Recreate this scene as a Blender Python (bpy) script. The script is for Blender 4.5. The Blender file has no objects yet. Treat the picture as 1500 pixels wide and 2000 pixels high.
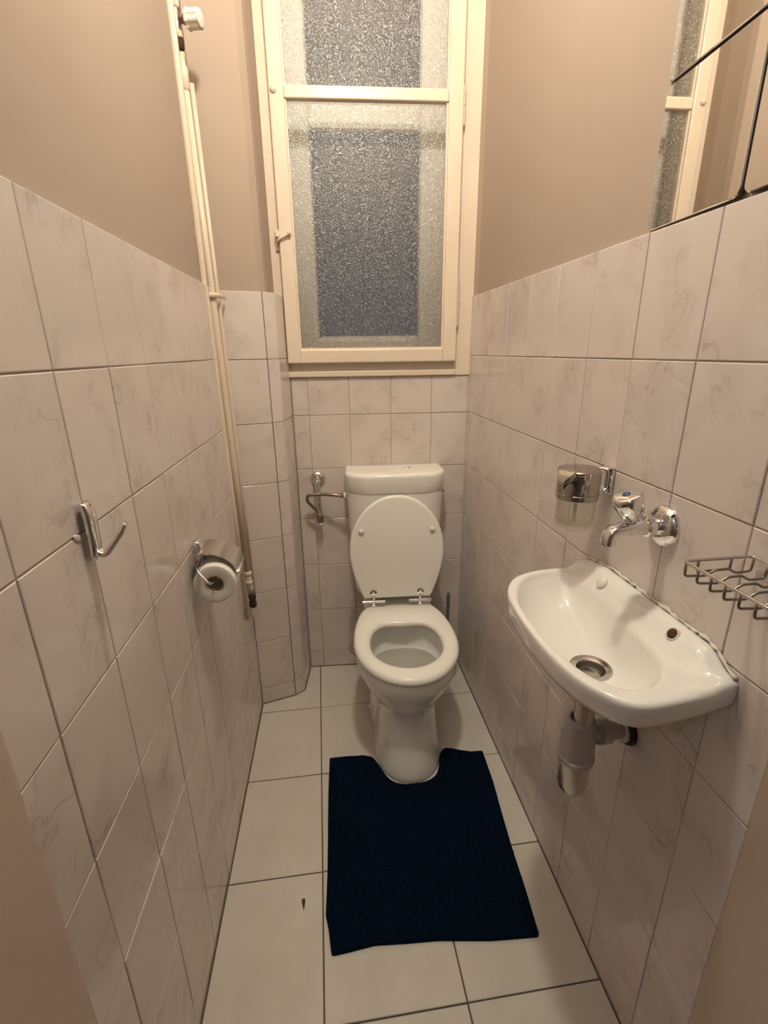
import bpy, bmesh, math, random
from mathutils import Vector, Matrix, noise
random.seed(7)
scene = bpy.context.scene
C = scene.collection
PI = math.pi

# ------------------------------------------------------------------ camera
YAW, PITCH, ROLL, F_PX, CAM_H = 0.12702, 0.32260, -0.01302, 941.2, 1.3141
cy_, sy_, cp_, sp_ = math.cos(YAW), math.sin(YAW), math.cos(PITCH), math.sin(PITCH)
fw = Vector((sy_ * cp_, cy_ * cp_, -sp_)); rt = Vector((cy_, -sy_, 0)); up = rt.cross(fw)
r2 = rt * math.cos(ROLL) + up * math.sin(ROLL); u2 = -rt * math.sin(ROLL) + up * math.cos(ROLL)
cam_data = bpy.data.cameras.new('camera')
cam = bpy.data.objects.new('camera', cam_data); C.objects.link(cam)
m = Matrix((r2, u2, -fw)).transposed().to_4x4(); m.translation = (0, 0, CAM_H); cam.matrix_world = m
cam_data.sensor_fit = 'VERTICAL'; cam_data.sensor_height = 36.0
cam_data.lens = F_PX / 2000 * 36.0
cam_data.clip_start = 0.02
scene.camera = cam

# ------------------------------------------------------------------ world, exposure
w = bpy.data.worlds.new('world'); scene.world = w; w.use_nodes = True
w.node_tree.nodes['Background'].inputs[0].default_value = (0.60, 0.60, 0.72, 1)
w.node_tree.nodes['Background'].inputs[1].default_value = 0.10
vs = scene.view_settings
vs.view_transform = 'Standard'; vs.look = 'None'; vs.gamma = 1.0; vs.exposure = 0.0
vs.use_curve_mapping = False
LAMP = (0.10, 0.74, 2.54); LAMP_R = 0.055; LAMP_E = 388.0
LAMP_COL = (1.0, 0.95, 0.775)

# ------------------------------------------------------------------ materials
MATS = {}
def mat(name, col=(.8, .8, .8), rough=.5, metal=0., spec=.5, coat=0., bump=None, bump_scale=60, vary=None, trans=0., ior=1.45):
    m = bpy.data.materials.new(name); m.use_nodes = True
    nt = m.node_tree; b = nt.nodes['Principled BSDF']
    b.inputs['Base Color'].default_value = (*col, 1)
    b.inputs['Roughness'].default_value = rough
    b.inputs['Metallic'].default_value = metal
    b.inputs['Specular IOR Level'].default_value = spec
    b.inputs['Coat Weight'].default_value = coat
    b.inputs['Transmission Weight'].default_value = trans
    b.inputs['IOR'].default_value = ior
    tc = nt.nodes.new('ShaderNodeTexCoord')
    if vary:
        n = nt.nodes.new('ShaderNodeTexNoise'); n.inputs['Scale'].default_value = vary[0]; n.inputs['Detail'].default_value = 4
        nt.links.new(tc.outputs['Object'], n.inputs['Vector'])
        mx = nt.nodes.new('ShaderNodeMix'); mx.data_type = 'RGBA'
        mx.inputs['A'].default_value = (*col, 1); mx.inputs['B'].default_value = (*vary[1], 1)
        rp = nt.nodes.new('ShaderNodeMapRange'); rp.inputs['From Min'].default_value = .42; rp.inputs['From Max'].default_value = .68
        nt.links.new(n.outputs['Fac'], rp.inputs['Value']); nt.links.new(rp.outputs['Result'], mx.inputs['Factor'])
        nt.links.new(mx.outputs['Result'], b.inputs['Base Color'])
    if bump:
        n = nt.nodes.new('ShaderNodeTexNoise'); n.inputs['Scale'].default_value = bump_scale; n.inputs['Detail'].default_value = 3
        nt.links.new(tc.outputs['Object'], n.inputs['Vector'])
        bp = nt.nodes.new('ShaderNodeBump'); bp.inputs['Strength'].default_value = bump; bp.inputs['Distance'].default_value = .002
        nt.links.new(n.outputs['Fac'], bp.inputs['Height']); nt.links.new(bp.outputs['Normal'], b.inputs['Normal'])
    MATS[name] = m
    return m

def marble(name, base, vein, blotch, rough=.16):
    """printed marble glaze: soft blotches and thin veins, different on every tile"""
    m = bpy.data.materials.new(name); m.use_nodes = True
    nt = m.node_tree; N = nt.nodes; L = nt.links; b = N['Principled BSDF']
    tc = N.new('ShaderNodeTexCoord'); oi = N.new('ShaderNodeObjectInfo')
    mul = N.new('ShaderNodeVectorMath'); mul.operation = 'MULTIPLY_ADD'
    cx = N.new('ShaderNodeCombineXYZ')
    for i in range(3): L.new(oi.outputs['Random'], cx.inputs[i])
    L.new(cx.outputs[0], mul.inputs[0]); mul.inputs[1].default_value = (23, 41, 17)
    L.new(tc.outputs['Object'], mul.inputs[2])
    n1 = N.new('ShaderNodeTexNoise'); n1.inputs['Scale'].default_value = 11; n1.inputs['Detail'].default_value = 5; n1.inputs['Distortion'].default_value = .8
    L.new(mul.outputs[0], n1.inputs['Vector'])
    sub = N.new('ShaderNodeMath'); sub.operation = 'SUBTRACT'; sub.inputs[1].default_value = .5; L.new(n1.outputs['Fac'], sub.inputs[0])
    ab = N.new('ShaderNodeMath'); ab.operation = 'ABSOLUTE'; L.new(sub.outputs[0], ab.inputs[0])
    mr = N.new('ShaderNodeMapRange'); mr.inputs['From Min'].default_value = 0; mr.inputs['From Max'].default_value = .022
    mr.inputs['To Min'].default_value = 1; mr.inputs['To Max'].default_value = 0; L.new(ab.outputs[0], mr.inputs['Value'])
    n2 = N.new('ShaderNodeTexNoise'); n2.inputs['Scale'].default_value = 9; n2.inputs['Detail'].default_value = 3
    L.new(mul.outputs[0], n2.inputs['Vector'])
    m2 = N.new('ShaderNodeMapRange'); m2.inputs['From Min'].default_value = .47; m2.inputs['From Max'].default_value = .66; L.new(n2.outputs['Fac'], m2.inputs['Value'])
    vm = N.new('ShaderNodeMath'); vm.operation = 'MULTIPLY'; L.new(mr.outputs[0], vm.inputs[0]); L.new(m2.outputs[0], vm.inputs[1])
    vk = N.new('ShaderNodeMath'); vk.operation = 'MULTIPLY'; vk.inputs[1].default_value = .75; L.new(vm.outputs[0], vk.inputs[0])
    mx1 = N.new('ShaderNodeMix'); mx1.data_type = 'RGBA'; mx1.inputs['A'].default_value = (*base, 1); mx1.inputs['B'].default_value = (*blotch, 1)
    L.new(m2.outputs[0], mx1.inputs['Factor'])
    mx2 = N.new('ShaderNodeMix'); mx2.data_type = 'RGBA'; mx2.inputs['B'].default_value = (*vein, 1)
    L.new(mx1.outputs['Result'], mx2.inputs['A']); L.new(vk.outputs[0], mx2.inputs['Factor'])
    L.new(mx2.outputs['Result'], b.inputs['Base Color'])
    b.inputs['Roughness'].default_value = rough; b.inputs['Specular IOR Level'].default_value = .45
    n3 = N.new('ShaderNodeTexNoise'); n3.inputs['Scale'].default_value = 14; L.new(mul.outputs[0], n3.inputs['Vector'])
    bp = N.new('ShaderNodeBump'); bp.inputs['Strength'].default_value = .25; bp.inputs['Distance'].default_value = .003
    L.new(n3.outputs['Fac'], bp.inputs['Height']); L.new(bp.outputs['Normal'], b.inputs['Normal'])
    MATS[name] = m
    return m

marble('tile_marble', (.705, .634, .600), (.455, .39, .365), (.638, .570, .538))
mat('floor_tile', (.65, .61, .56), .22, spec=.45, bump=.15, bump_scale=20, vary=(9, (.61, .57, .52)))
mat('grout', (.47, .40, .345), .9, bump=.4, bump_scale=300)
mat('floor_grout', (.13, .095, .07), .9, bump=.4, bump_scale=300)
mat('plaster', (.450, .365, .308), .75, spec=.25, bump=.25, bump_scale=14, vary=(2.5, (.436, .352, .296)))
mat('ceiling_paint', (.74, .66, .56), .9)
mat('cream_paint', (.80, .69, .58), .32, bump=.35, bump_scale=28, vary=(7, (.775, .66, .55)))
mat('jamb_paint', (.57, .455, .385), .38, bump=.3, bump_scale=20)
mat('pipe_paint', (.74, .63, .51), .35, bump=.3, bump_scale=60)
mat('ceramic', (.89, .875, .83), .07, coat=.3)
mat('ceramic_basin', (.80, .79, .76), .07, coat=.3, vary=(5, (.81, .795, .76)))
mat('seat_plastic', (.90, .88, .83), .18)
mat('chrome', (.80, .79, .79), .06, metal=1)
mat('chrome_soft', (.62, .60, .57), .16, metal=1)
mat('cap_chrome', (.46, .42, .38), .12, metal=1)
mat('steel_dark', (.30, .27, .24), .32, metal=1)
mat('old_brass', (.36, .29, .22), .38, metal=.9, bump=.4, bump_scale=200)
mat('hemp', (.05, .025, .015), .8, bump=.8, bump_scale=400)
mat('white_plastic', (.80, .76, .70), .35)
mat('grey_plastic', (.46, .42, .41), .30, metal=.35, bump=.2, bump_scale=90)
mat('trap_cup', (.58, .54, .48), .2, metal=.8)
mat('black_rubber', (.02, .017, .016), .6)
mat('rust', (.075, .03, .015), .9, bump=.8, bump_scale=300)
mat('paper', (.80, .77, .73), .95, spec=.1, bump=.4, bump_scale=300)
mat('paper_core', (.62, .54, .45), .9)
mat('rug_back', (.0013, .0076, .021), .95, spec=.1, bump=.9, bump_scale=500)
mat('rug_pile', (.0015, .0090, .026), .95, spec=.1)
mat('mirror_glass', (.78, .77, .74), .015, metal=1)
mat('mirror_edge', (.10, .07, .055), .5)
mat('brush_grey', (.14, .125, .12), .35)
mat('blue_cap', (.05, .07, .16), .3)
mat('sealant', (.70, .64, .56), .5, bump=.5, bump_scale=120)
mat('dirt', (.05, .04, .035), .8)
mat('hall_floor', (.30, .20, .13), .5)
mat('water', (.75, .74, .70), .02, trans=.85, ior=1.33)

def clear_glass(name, blend):
    m = bpy.data.materials.new(name); m.use_nodes = True; nt = m.node_tree; N = nt.nodes; L = nt.links
    N.remove(N['Principled BSDF'])
    t = N.new('ShaderNodeBsdfTransparent'); t.inputs[0].default_value = (.93, .92, .90, 1)
    g = N.new('ShaderNodeBsdfGlossy'); g.inputs['Roughness'].default_value = .03
    fr = N.new('ShaderNodeLayerWeight'); fr.inputs['Blend'].default_value = blend
    mx = N.new('ShaderNodeMixShader'); L.new(fr.outputs['Facing'], mx.inputs[0])
    L.new(t.outputs[0], mx.inputs[1]); L.new(g.outputs[0], mx.inputs[2])
    L.new(mx.outputs[0], N['Material Output'].inputs[0]); MATS[name] = m
clear_glass('clear_glass', .12)
clear_glass('night_glass', .15)

def frosted():
    m = bpy.data.materials.new('frosted_glass'); m.use_nodes = True; nt = m.node_tree; N = nt.nodes; L = nt.links
    N.remove(N['Principled BSDF'])
    tc = N.new('ShaderNodeTexCoord')
    n = N.new('ShaderNodeTexNoise'); n.inputs['Scale'].default_value = 245; n.inputs['Detail'].default_value = 1.5; n.inputs['Roughness'].default_value = .55
    L.new(tc.outputs['Object'], n.inputs['Vector'])
    bp = N.new('ShaderNodeBump'); bp.inputs['Strength'].default_value = 1.0; bp.inputs['Distance'].default_value = .0035
    L.new(n.outputs['Fac'], bp.inputs['Height'])
    rf = N.new('ShaderNodeBsdfRefraction'); rf.inputs['IOR'].default_value = 1.07; rf.inputs['Roughness'].default_value = .30
    rf.inputs['Color'].default_value = (.95, .96, .97, 1); L.new(bp.outputs['Normal'], rf.inputs['Normal'])
    tr = N.new('ShaderNodeBsdfTransparent'); tr.inputs[0].default_value = (.95, .96, .97, 1)
    g = N.new('ShaderNodeBsdfGlossy'); g.inputs['Roughness'].default_value = .24
    b2 = N.new('ShaderNodeBump'); b2.inputs['Strength'].default_value = 1.0; b2.inputs['Distance'].default_value = .0022; L.new(n.outputs['Fac'], b2.inputs['Height']); L.new(b2.outputs['Normal'], g.inputs['Normal'])
    m1 = N.new('ShaderNodeMixShader'); m1.inputs[0].default_value = .86
    L.new(rf.outputs[0], m1.inputs[1]); L.new(tr.outputs[0], m1.inputs[2])
    fr = N.new('ShaderNodeFresnel'); fr.inputs['IOR'].default_value = 1.5; L.new(bp.outputs['Normal'], fr.inputs['Normal'])
    m2 = N.new('ShaderNodeMixShader')
    df = N.new('ShaderNodeBsdfDiffuse'); df.inputs[0].default_value = (.80, .80, .78, 1); L.new(b2.outputs['Normal'], df.inputs['Normal'])
    m3 = N.new('ShaderNodeMixShader'); sp = N.new('ShaderNodeMapRange'); sp.inputs['From Min'].default_value = .46; sp.inputs['From Max'].default_value = .70; L.new(n.outputs['Fac'], sp.inputs['Value'])
    vl = N.new('ShaderNodeMath'); vl.operation = 'MULTIPLY_ADD'; vl.inputs[1].default_value = .22; vl.inputs[2].default_value = .035; L.new(sp.outputs[0], vl.inputs[0]); L.new(vl.outputs[0], m3.inputs[0]); L.new(m1.outputs[0], m3.inputs[1]); L.new(df.outputs[0], m3.inputs[2])
    gl = N.new('ShaderNodeMath'); gl.operation = 'MULTIPLY_ADD'; gl.inputs[1].default_value = .09; L.new(sp.outputs[0], gl.inputs[0]); L.new(fr.outputs[0], gl.inputs[2]); L.new(gl.outputs[0], m2.inputs[0])
    L.new(m3.outputs[0], m2.inputs[1]); L.new(g.outputs[0], m2.inputs[2])
    L.new(m2.outputs[0], N['Material Output'].inputs[0]); MATS['frosted_glass'] = m
frosted()

def emis(name, col, s):
    m = bpy.data.materials.new(name); m.use_nodes = True; N = m.node_tree.nodes; N.remove(N['Principled BSDF'])
    e = N.new('ShaderNodeEmission'); e.inputs[0].default_value = (*col, 1); e.inputs[1].default_value = s
    m.node_tree.links.new(e.outputs[0], N['Material Output'].inputs[0]); MATS[name] = m
emis('lamp_glow', LAMP_COL, LAMP_E)
emis('hall_fill_glow', (.80, .88, 1.0), 26.0)
mat('cavity_paint_lifted', (.90, .85, .77), .45, bump=.2, bump_scale=28)  # paler cream: extra light behind the frosted pane is put into the colour

# ------------------------------------------------------------------ mesh helpers
V = Vector
WM = {}
def mk(name, bm, material, parent=None, smooth=False, kind=None, angle=None):
    """link a bmesh given in world coordinates as one object (moved into its parent's frame)"""
    bmesh.ops.recalc_face_normals(bm, faces=bm.faces)
    me = bpy.data.meshes.new(name); bm.to_mesh(me); bm.free()
    if parent is not None: me.transform(WM[parent].inverted())
    me.materials.append(MATS[material])
    if smooth:
        me.polygons.foreach_set('use_smooth', [True] * len(me.polygons))
        if angle is not None: me.set_sharp_from_angle(angle=math.radians(angle))
    o = bpy.data.objects.new(name, me); C.objects.link(o)
    if parent is not None: o.parent = parent; WM[o] = WM[parent]
    else: WM[o] = Matrix.Identity(4)
    if kind: o['kind'] = kind
    return o
def thing(name, label, cat, loc=(0, 0, 0), rz=0., group=None):
    o = bpy.data.objects.new(name, None); C.objects.link(o)
    o.empty_display_size = .05
    o.location = loc; o.rotation_euler = (0, 0, rz); o['label'] = label; o['category'] = cat
    if group: o['group'] = group
    WM[o] = Matrix.Translation(loc) @ Matrix.Rotation(rz, 4, 'Z')
    return o
def tag(o, label, cat):
    o['label'] = label; o['category'] = cat
    return o
def box(bm, a, b, mtx=None):
    vs_ = [bm.verts.new((x, y, z)) for x in (a[0], b[0]) for y in (a[1], b[1]) for z in (a[2], b[2])]
    for f in ((0, 1, 3, 2), (4, 6, 7, 5), (0, 4, 5, 1), (2, 3, 7, 6), (0, 2, 6, 4), (1, 5, 7, 3)):
        bm.faces.new([vs_[i] for i in f])
    if mtx is not None: bmesh.ops.transform(bm, matrix=mtx, verts=vs_)
    return vs_
def bevel(bm, w, seg=2):
    bmesh.ops.bevel(bm, geom=list(bm.edges), offset=w, segments=seg, affect='EDGES', profile=.5)
def prism(bm, pts, z0, z1):
    lo = [bm.verts.new((p[0], p[1], z0)) for p in pts]; hi = [bm.verts.new((p[0], p[1], z1)) for p in pts]
    n = len(pts); bm.faces.new(lo[::-1]); bm.faces.new(hi)
    for i in range(n): bm.faces.new((lo[i], lo[(i + 1) % n], hi[(i + 1) % n], hi[i]))
def loft(bm, rings, cap0=True, cap1=True, closed=True):
    R = [[bm.verts.new(p) for p in r] for r in rings]; n = len(R[0])
    for a, b in zip(R, R[1:]):
        for i in range(n if closed else n - 1):
            bm.faces.new((a[i], a[(i + 1) % n], b[(i + 1) % n], b[i]))
    if cap0: bm.faces.new(R[0][::-1])
    if cap1: bm.faces.new(R[-1])
    return R
def frame_of(d):
    d = V(d).normalized(); a = V((0, 0, 1)) if abs(d.z) < .9 else V((1, 0, 0))
    x = d.cross(a).normalized(); return x, d.cross(x).normalized(), d
def lathe(bm, base, axis, prof, n=24, cap0=True, cap1=True, sx=None):
    """prof: list of (radius, distance along axis)"""
    x, y, d = frame_of(axis); base = V(base); rings = []
    for r, h in prof:
        ring = []
        for i in range(n):
            a = 2 * PI * i / n; k = sx(i, n) if sx else 1
            ring.append(base + d * h + (x * math.cos(a) + y * math.sin(a)) * max(r, 1e-5) * k)
        rings.append(ring)
    loft(bm, rings, cap0, cap1)
def rod(bm, a, b, r, n=12, r1=None):
    a, b = V(a), V(b); lathe(bm, a, b - a, [(r, 0), (r1 or r, (b - a).length)], n)
def fillet(pts, rad, seg=5):
    pts = [V(p) for p in pts]; out = [pts[0]]
    for p, c, q in zip(pts, pts[1:], pts[2:]):
        d1, d2 = (p - c), (q - c); k = min(rad, d1.length * .45, d2.length * .45)
        a, b = c + d1.normalized() * k, c + d2.normalized() * k
        for i in range(seg + 1):
            t = i / seg; out.append(a.lerp(c, t).lerp(c.lerp(b, t), t))
    out.append(pts[-1]); return out
def tube(bm, pts, r, n=10, closed=False):
    pts = [V(p) for p in pts]; N_ = len(pts); rings = []; x = None
    for i, p in enumerate(pts):
        if closed: t = pts[(i + 1) % N_] - pts[i - 1]
        else: t = pts[min(i + 1, N_ - 1)] - pts[max(i - 1, 0)]
        t.normalize()
        if x is None: x, _, _ = frame_of(t)
        x = (x - t * x.dot(t)).normalized(); y = t.cross(x)
        rr = r(i / (N_ - 1)) if callable(r) else r
        rings.append([p + (x * math.cos(2 * PI * k / n) + y * math.sin(2 * PI * k / n)) * rr for k in range(n)])
    if closed: rings.append(rings[0])
    if closed:
        R = [[bm.verts.new(p) for p in g] for g in rings[:-1]]; R.append(R[0])
        for a, b in zip(R, R[1:]):
            for i in range(n): bm.faces.new((a[i], a[(i + 1) % n], b[(i + 1) % n], b[i]))
    else: loft(bm, rings)
def B(): return bmesh.new()

# ------------------------------------------------------------------ the room frame (metres; camera stands in the doorway)
XL0, BL = -0.3306, 0.0281      # tiled face of the left wall: x = XL0 + BL*y
XR0, BR = 0.5412, 0.0044       # tiled face of the right wall
TT = .007                      # tile thickness
REC = .012                     # plaster lies this far behind the tile faces
Z_TILE, CEIL = 1.4914, 3.05
Y_DOOR = .414
def lx(y, off=0.): return XL0 + BL * y + off
def rx(y, off=0.): return XR0 + BR * y - off
BO = V((-.101, 1.825, 0)); BU = V((.9986, -.0524, 0)).normalized(); BN = V((-BU[1] * -1, -BU[0], 0))
BN = V((BU.y, -BU.x, 0))       # points into the room
def bp_(u, d, z): return BO + BU * u + BN * d + V((0, 0, z))
CH = [V((-.286, 1.613, 0)), V((-.158, 1.648, 0)), V((-.122, 1.674, 0)), V((-.101, 1.825, 0))]   # tiled pipe chase, floor corners

# structure slabs
bm = B(); o_ = -REC
y0, y1 = .20, 1.95
prism(bm, [(lx(y0, o_), y0), (lx(y0, -.16), y0), (lx(y1, -.16), y1), (lx(y1, o_), y1)], -.05, CEIL)
wall_left = mk('wall_left', bm, 'plaster', kind='structure')
bm = B()
prism(bm, [(rx(y0, o_), y0), (rx(1.755, o_), 1.755), (rx(1.755, .002), 1.815), (rx(1.755, .002), 1.95), (rx(y1, -.16), y1), (rx(y0, -.16), y0)], -.05, CEIL)
wall_right = mk('wall_right', bm, 'plaster', kind='structure')
bm = B()
a, b, c, d = bp_(-.06, -TT - .003, 0), bp_(.70, -TT - .003, 0), bp_(.70, -.20, 0), bp_(-.06, -.20, 0)
prism(bm, [a[:2], b[:2], c[:2], d[:2]], -.05, 1.226)
prism(bm, [a[:2], b[:2], c[:2], d[:2]], 2.74, CEIL)
wall_back = mk('wall_back', bm, 'plaster', kind='structure')
# pipe chase in the left back corner
def inset_poly(P, k):
    out = []
    for i, p in enumerate(P):
        q0 = P[i - 1] if i else None; q1 = P[i + 1] if i + 1 < len(P) else None
        ns = []
        for a_, b_ in ((q0, p), (p, q1)):
            if a_ is None or b_ is None: continue
            t = (b_ - a_).normalized(); ns.append(V((-t.y, t.x, 0)))
        n = sum(ns, V()) / len(ns); n.normalize(); out.append(p + n * k)
    return out
CHP = inset_poly(CH, REC)
bm = B()
up_pts = [CHP[0] - (CHP[1] - CHP[0]).normalized() * .06, CHP[1] + V((-.004, 0, 0)), CHP[1].lerp(CHP[2], .55) + V((-.004, .004, 0)), CHP[2] + V((-.012, .016, 0)), CHP[2].lerp(CHP[3], .6) + V((-.016, 0, 0)), CHP[3] + V((-.02, .03, 0)), V((-.35, 1.86, 0))]
prism(bm, [p[:2] for p in up_pts], -.05, CEIL)
wall_chase = mk('wall_alcove', bm, 'plaster', kind='structure')
bm = B(); box(bm, (-1.3, -1.7, CEIL), (1.5, 2.1, CEIL + .05)); mk('ceiling', bm, 'ceiling_paint', kind='structure')
bm = B(); box(bm, (-.5, .20, -.06), (.75, 2.0, -.0045)); floor = mk('floor', bm, 'floor_grout', kind='structure')
bm = B(); box(bm, (-1.2, -1.6, -.06), (1.5, .20, -.004)); mk('floor', bm, 'hall_floor', kind='structure')
bm = B(); box(bm, (-1.25, -1.65, -.06), (-1.2, .25, CEIL)); mk('wall_hall', bm, 'ceiling_paint', kind='structure')
bm = B(); box(bm, (1.45, -1.65, -.06), (1.5, .25, CEIL)); mk('wall_hall', bm, 'ceiling_paint', kind='structure')
bm = B(); box(bm, (-1.25, -1.70, -.06), (1.5, -1.65, CEIL)); mk('wall_hall', bm, 'ceiling_paint', kind='structure')
# wall around the doorway, and the painted door frame
bm = B()
box(bm, (-1.25, .20, -.04), (lx(.3, -.03), .40, CEIL)); box(bm, (rx(.3, -.03), .20, -.04), (1.5, .40, CEIL)); box(bm, (lx(.3, -.03), .20, 2.06), (rx(.3, -.03), .40, CEIL))
mk('wall_front', bm, 'plaster', kind='structure')
for nm, xa, xb in (('trim_1', lx(.4, -.028), lx(.4, .003)), ('trim_2', rx(.4, .003), rx(.4, -.028))):
    bm = B(); box(bm, (xa, .17, .0), (xb, Y_DOOR, 2.06)); bevel(bm, .003, 2); mk(nm, bm, 'jamb_paint', kind='structure')
bm = B(); box(bm, (lx(.4, -.028), .17, 2.06), (rx(.4, -.028), Y_DOOR, 2.10)); mk('trim_3', bm, 'jamb_paint', kind='structure')

# ------------------------------------------------------------------ tiles, one object each
TILES = {}
def tile_mesh(wd, ht, material, t=TT, bev=.0012):
    key = (round(wd, 4), round(ht, 4), material)
    if key not in TILES:
        bm = B(); rings = []
        for ix, dy in ((0, t), (0, bev * .8), (bev, 0)):
            x, z = wd / 2 - ix, ht / 2 - ix
            rings.append([(-x, dy, -z), (x, dy, -z), (x, dy, z), (-x, dy, z)])
        loft(bm, rings, cap0=False)
        bmesh.ops.recalc_face_normals(bm, faces=bm.faces)
        me = bpy.data.meshes.new('tile'); bm.to_mesh(me); bm.free(); me.materials.append(MATS[material]); TILES[key] = me
    return TILES[key]
rt_ = random.Random(3)
def put_tile(parent, origin, U, N, u0, u1, z0, z1, gap=.0022, material='tile_marble'):
    if u1 - u0 < .006 or z1 - z0 < .006: return
    me = tile_mesh(u1 - u0 - gap, z1 - z0 - gap, material)
    o = bpy.data.objects.new('tile', me); C.objects.link(o); o.parent = parent
    c = V(origin) + V(U) * ((u0 + u1) / 2) + V((0, 0, (z0 + z1) / 2)) + V(N) * rt_.uniform(-.0006, .0004)
    R = Matrix((V(U), -V(N), V((0, 0, 1)))).transposed().to_4x4()
    J = Matrix.Rotation(rt_.gauss(0, .0022), 4, 'X') @ Matrix.Rotation(rt_.gauss(0, .0022), 4, 'Z')
    o.matrix_local = Matrix.Translation(c) @ R @ J
    return o
def grout(parent, origin, U, N, u0, u1, z0, z1, material='grout'):
    bm = B(); o = V(origin); U = V(U); N = V(N)
    P = lambda u, d, z: o + U * u + N * d + V((0, 0, z))
    q = [P(u, d, z) for u in (u0, u1) for d in (-TT - .012, -.0022) for z in (z0, z1)]
    vs_ = [bm.verts.new(p) for p in q]
    for f in ((0, 1, 3, 2), (4, 6, 7, 5), (0, 4, 5, 1), (2, 3, 7, 6), (0, 2, 6, 4), (1, 5, 7, 3)): bm.faces.new([vs_[i] for i in f])
    mk('grout_bed', bm, material, parent)
def joints(start, pitch, lo, hi):
    k = math.ceil((lo - start) / pitch + 1e-6); J = [lo]
    while start + k * pitch < hi - 1e-6:
        if start + k * pitch - lo > .004: J.append(start + k * pitch)
        k += 1
    return J + [hi]
# left wall
UL = V((BL, 1, 0)).normalized(); NL = V((UL.y, -UL.x, 0)); OL = V((XL0, 0, 0))
zj = [0.0] + [1.2966 - .2 * k for k in range(6, -1, -1)] + [Z_TILE]
yj = joints(.4921, .15225, Y_DOOR, 1.614)
for za, zb in zip(zj, zj[1:]):
    for ya, yb in zip(yj, yj[1:]): put_tile(wall_left, OL, UL, NL, ya, yb, za, zb)
grout(wall_left, OL, UL, NL, Y_DOOR, 1.614, 0, Z_TILE - .001)
# right wall
UR = V((BR, 1, 0)).normalized(); NR = V((-UR.y, UR.x, 0)); OR = V((XR0, 0, 0))
zj = [0.0] + [1.2947 - .2 * k for k in range(6, -1, -1)] + [Z_TILE]
yj = joints(.5151, .15225, Y_DOOR, 1.800)
for za, zb in zip(zj, zj[1:]):
    for ya, yb in zip(yj, yj[1:]): put_tile(wall_right, OR, -UR, NR, -yb, -ya, za, zb)
grout(wall_right, OR, -UR, NR, -1.800, -Y_DOOR, 0, Z_TILE - .001)
# back wall
xs = [.002, .060, .209, .3625, .515, .652]
zj = [0, .078, .283, .487, .688, .889, 1.091, 1.226]
for za, zb in zip(zj, zj[1:]):
    for ua, ub in zip(xs, xs[1:]): put_tile(wall_back, BO, BU, BN, ua, ub, za, zb)
grout(wall_back, BO, BU, BN, 0, .654, 0, 1.225)
# chase: front face, narrow bevel strip, side
zj = [0, .069, .275, .48, .686, .887, 1.091, 1.293, Z_TILE]
for a, b in zip(CH, CH[1:]):
    U = (b - a).normalized(); N = V((U.y, -U.x, 0)); Ln = (b - a).length
    for za, zb in zip(zj, zj[1:]): put_tile(wall_chase, a, U, N, .001, Ln - .001, za, zb)
    grout(wall_chase, a, U, N, .003, Ln - .003, 0, Z_TILE - .001)
# floor tiles
fxs = [-.325, -.0585, .2440, .5480]; fys = [.205, .297, .6134, .9300, 1.2466, 1.5633, 1.825]
def floor_tile(x0, x1, y0, y1):
    me = tile_mesh(x1 - x0 - .0034, y1 - y0 - .0034, 'floor_tile', bev=.0014)
    o = bpy.data.objects.new('tile', me); C.objects.link(o); o.parent = floor
    J = Matrix.Rotation(rt_.gauss(0, .0012), 4, 'X') @ Matrix.Rotation(rt_.gauss(0, .0012), 4, 'Y')
    o.matrix_local = Matrix.Translation(((x0 + x1) / 2, (y0 + y1) / 2, rt_.uniform(-.0006, 0))) @ J @ Matrix.Rotation(-PI / 2, 4, 'X')
for ya, yb in zip(fys, fys[1:]):
    for xa, xb in zip(fxs, fxs[1:]): floor_tile(xa, xb, ya, yb)

# dark joint where the floor meets the wall tiles
def bead(a, b, n, r=.0034):
    a, b, n = V(a), V(b), V(n).normalized(); bm = B()
    loft(bm, [[p, p + n * r, p + V((0, 0, r * .9))] for p in (a, b)]); mk('joint_bead', bm, 'floor_grout', floor)
bead((lx(Y_DOOR), Y_DOOR, -.0003), (lx(1.612), 1.612, -.0003), NL); bead((rx(Y_DOOR), Y_DOOR, -.0003), (rx(1.79), 1.79, -.0003), NR)
bead(bp_(0, 0, -.0003), bp_(.654, 0, -.0003), BN)
for a, b in zip(CH, CH[1:]):
    U = (b - a).normalized(); bead(a + V((0, 0, -.0003)), b + V((0, 0, -.0003)), V((U.y, -U.x, 0)))

# ------------------------------------------------------------------ window (cream box window with frosted pane)
SZ0, SZ1 = 1.276, 2.70
def bbox(bm, u0, u1, d0, d1, z0, z1, bev=0):
    """box in back-wall coordinates"""
    t = bmesh.new(); box(t, (u0, d0, z0), (u1, d1, z1))
    if bev: bevel(t, bev, 2)
    mtx = Matrix((BU, BN, V((0, 0, 1)))).transposed().to_4x4(); mtx.translation = BO
    bmesh.ops.transform(t, matrix=mtx, verts=t.verts)
    me = bpy.data.meshes.new('tmp'); t.to_mesh(me); t.free(); bm.from_mesh(me); bpy.data.meshes.remove(me)
bm = B()
bbox(bm, -.045, .006, -.19, .006, 1.226, 2.74, .003); window = mk('window_1', bm, 'cream_paint', kind='structure')
for nm, a in (('frame_stile', (.590, .664, -.19, .006, 1.226, 2.74)), ('frame_rail', (.006, .590, -.19, .004, 1.226, 1.290)), ('frame_rail', (.006, .590, -.19, .004, 2.69, 2.74)), ('sill_bead', (-.002, .600, .004, .012, 1.228, 1.2475))):
    bm = B(); bbox(bm, *a, .003); mk(nm, bm, 'cream_paint', window)
sash = []
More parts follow.
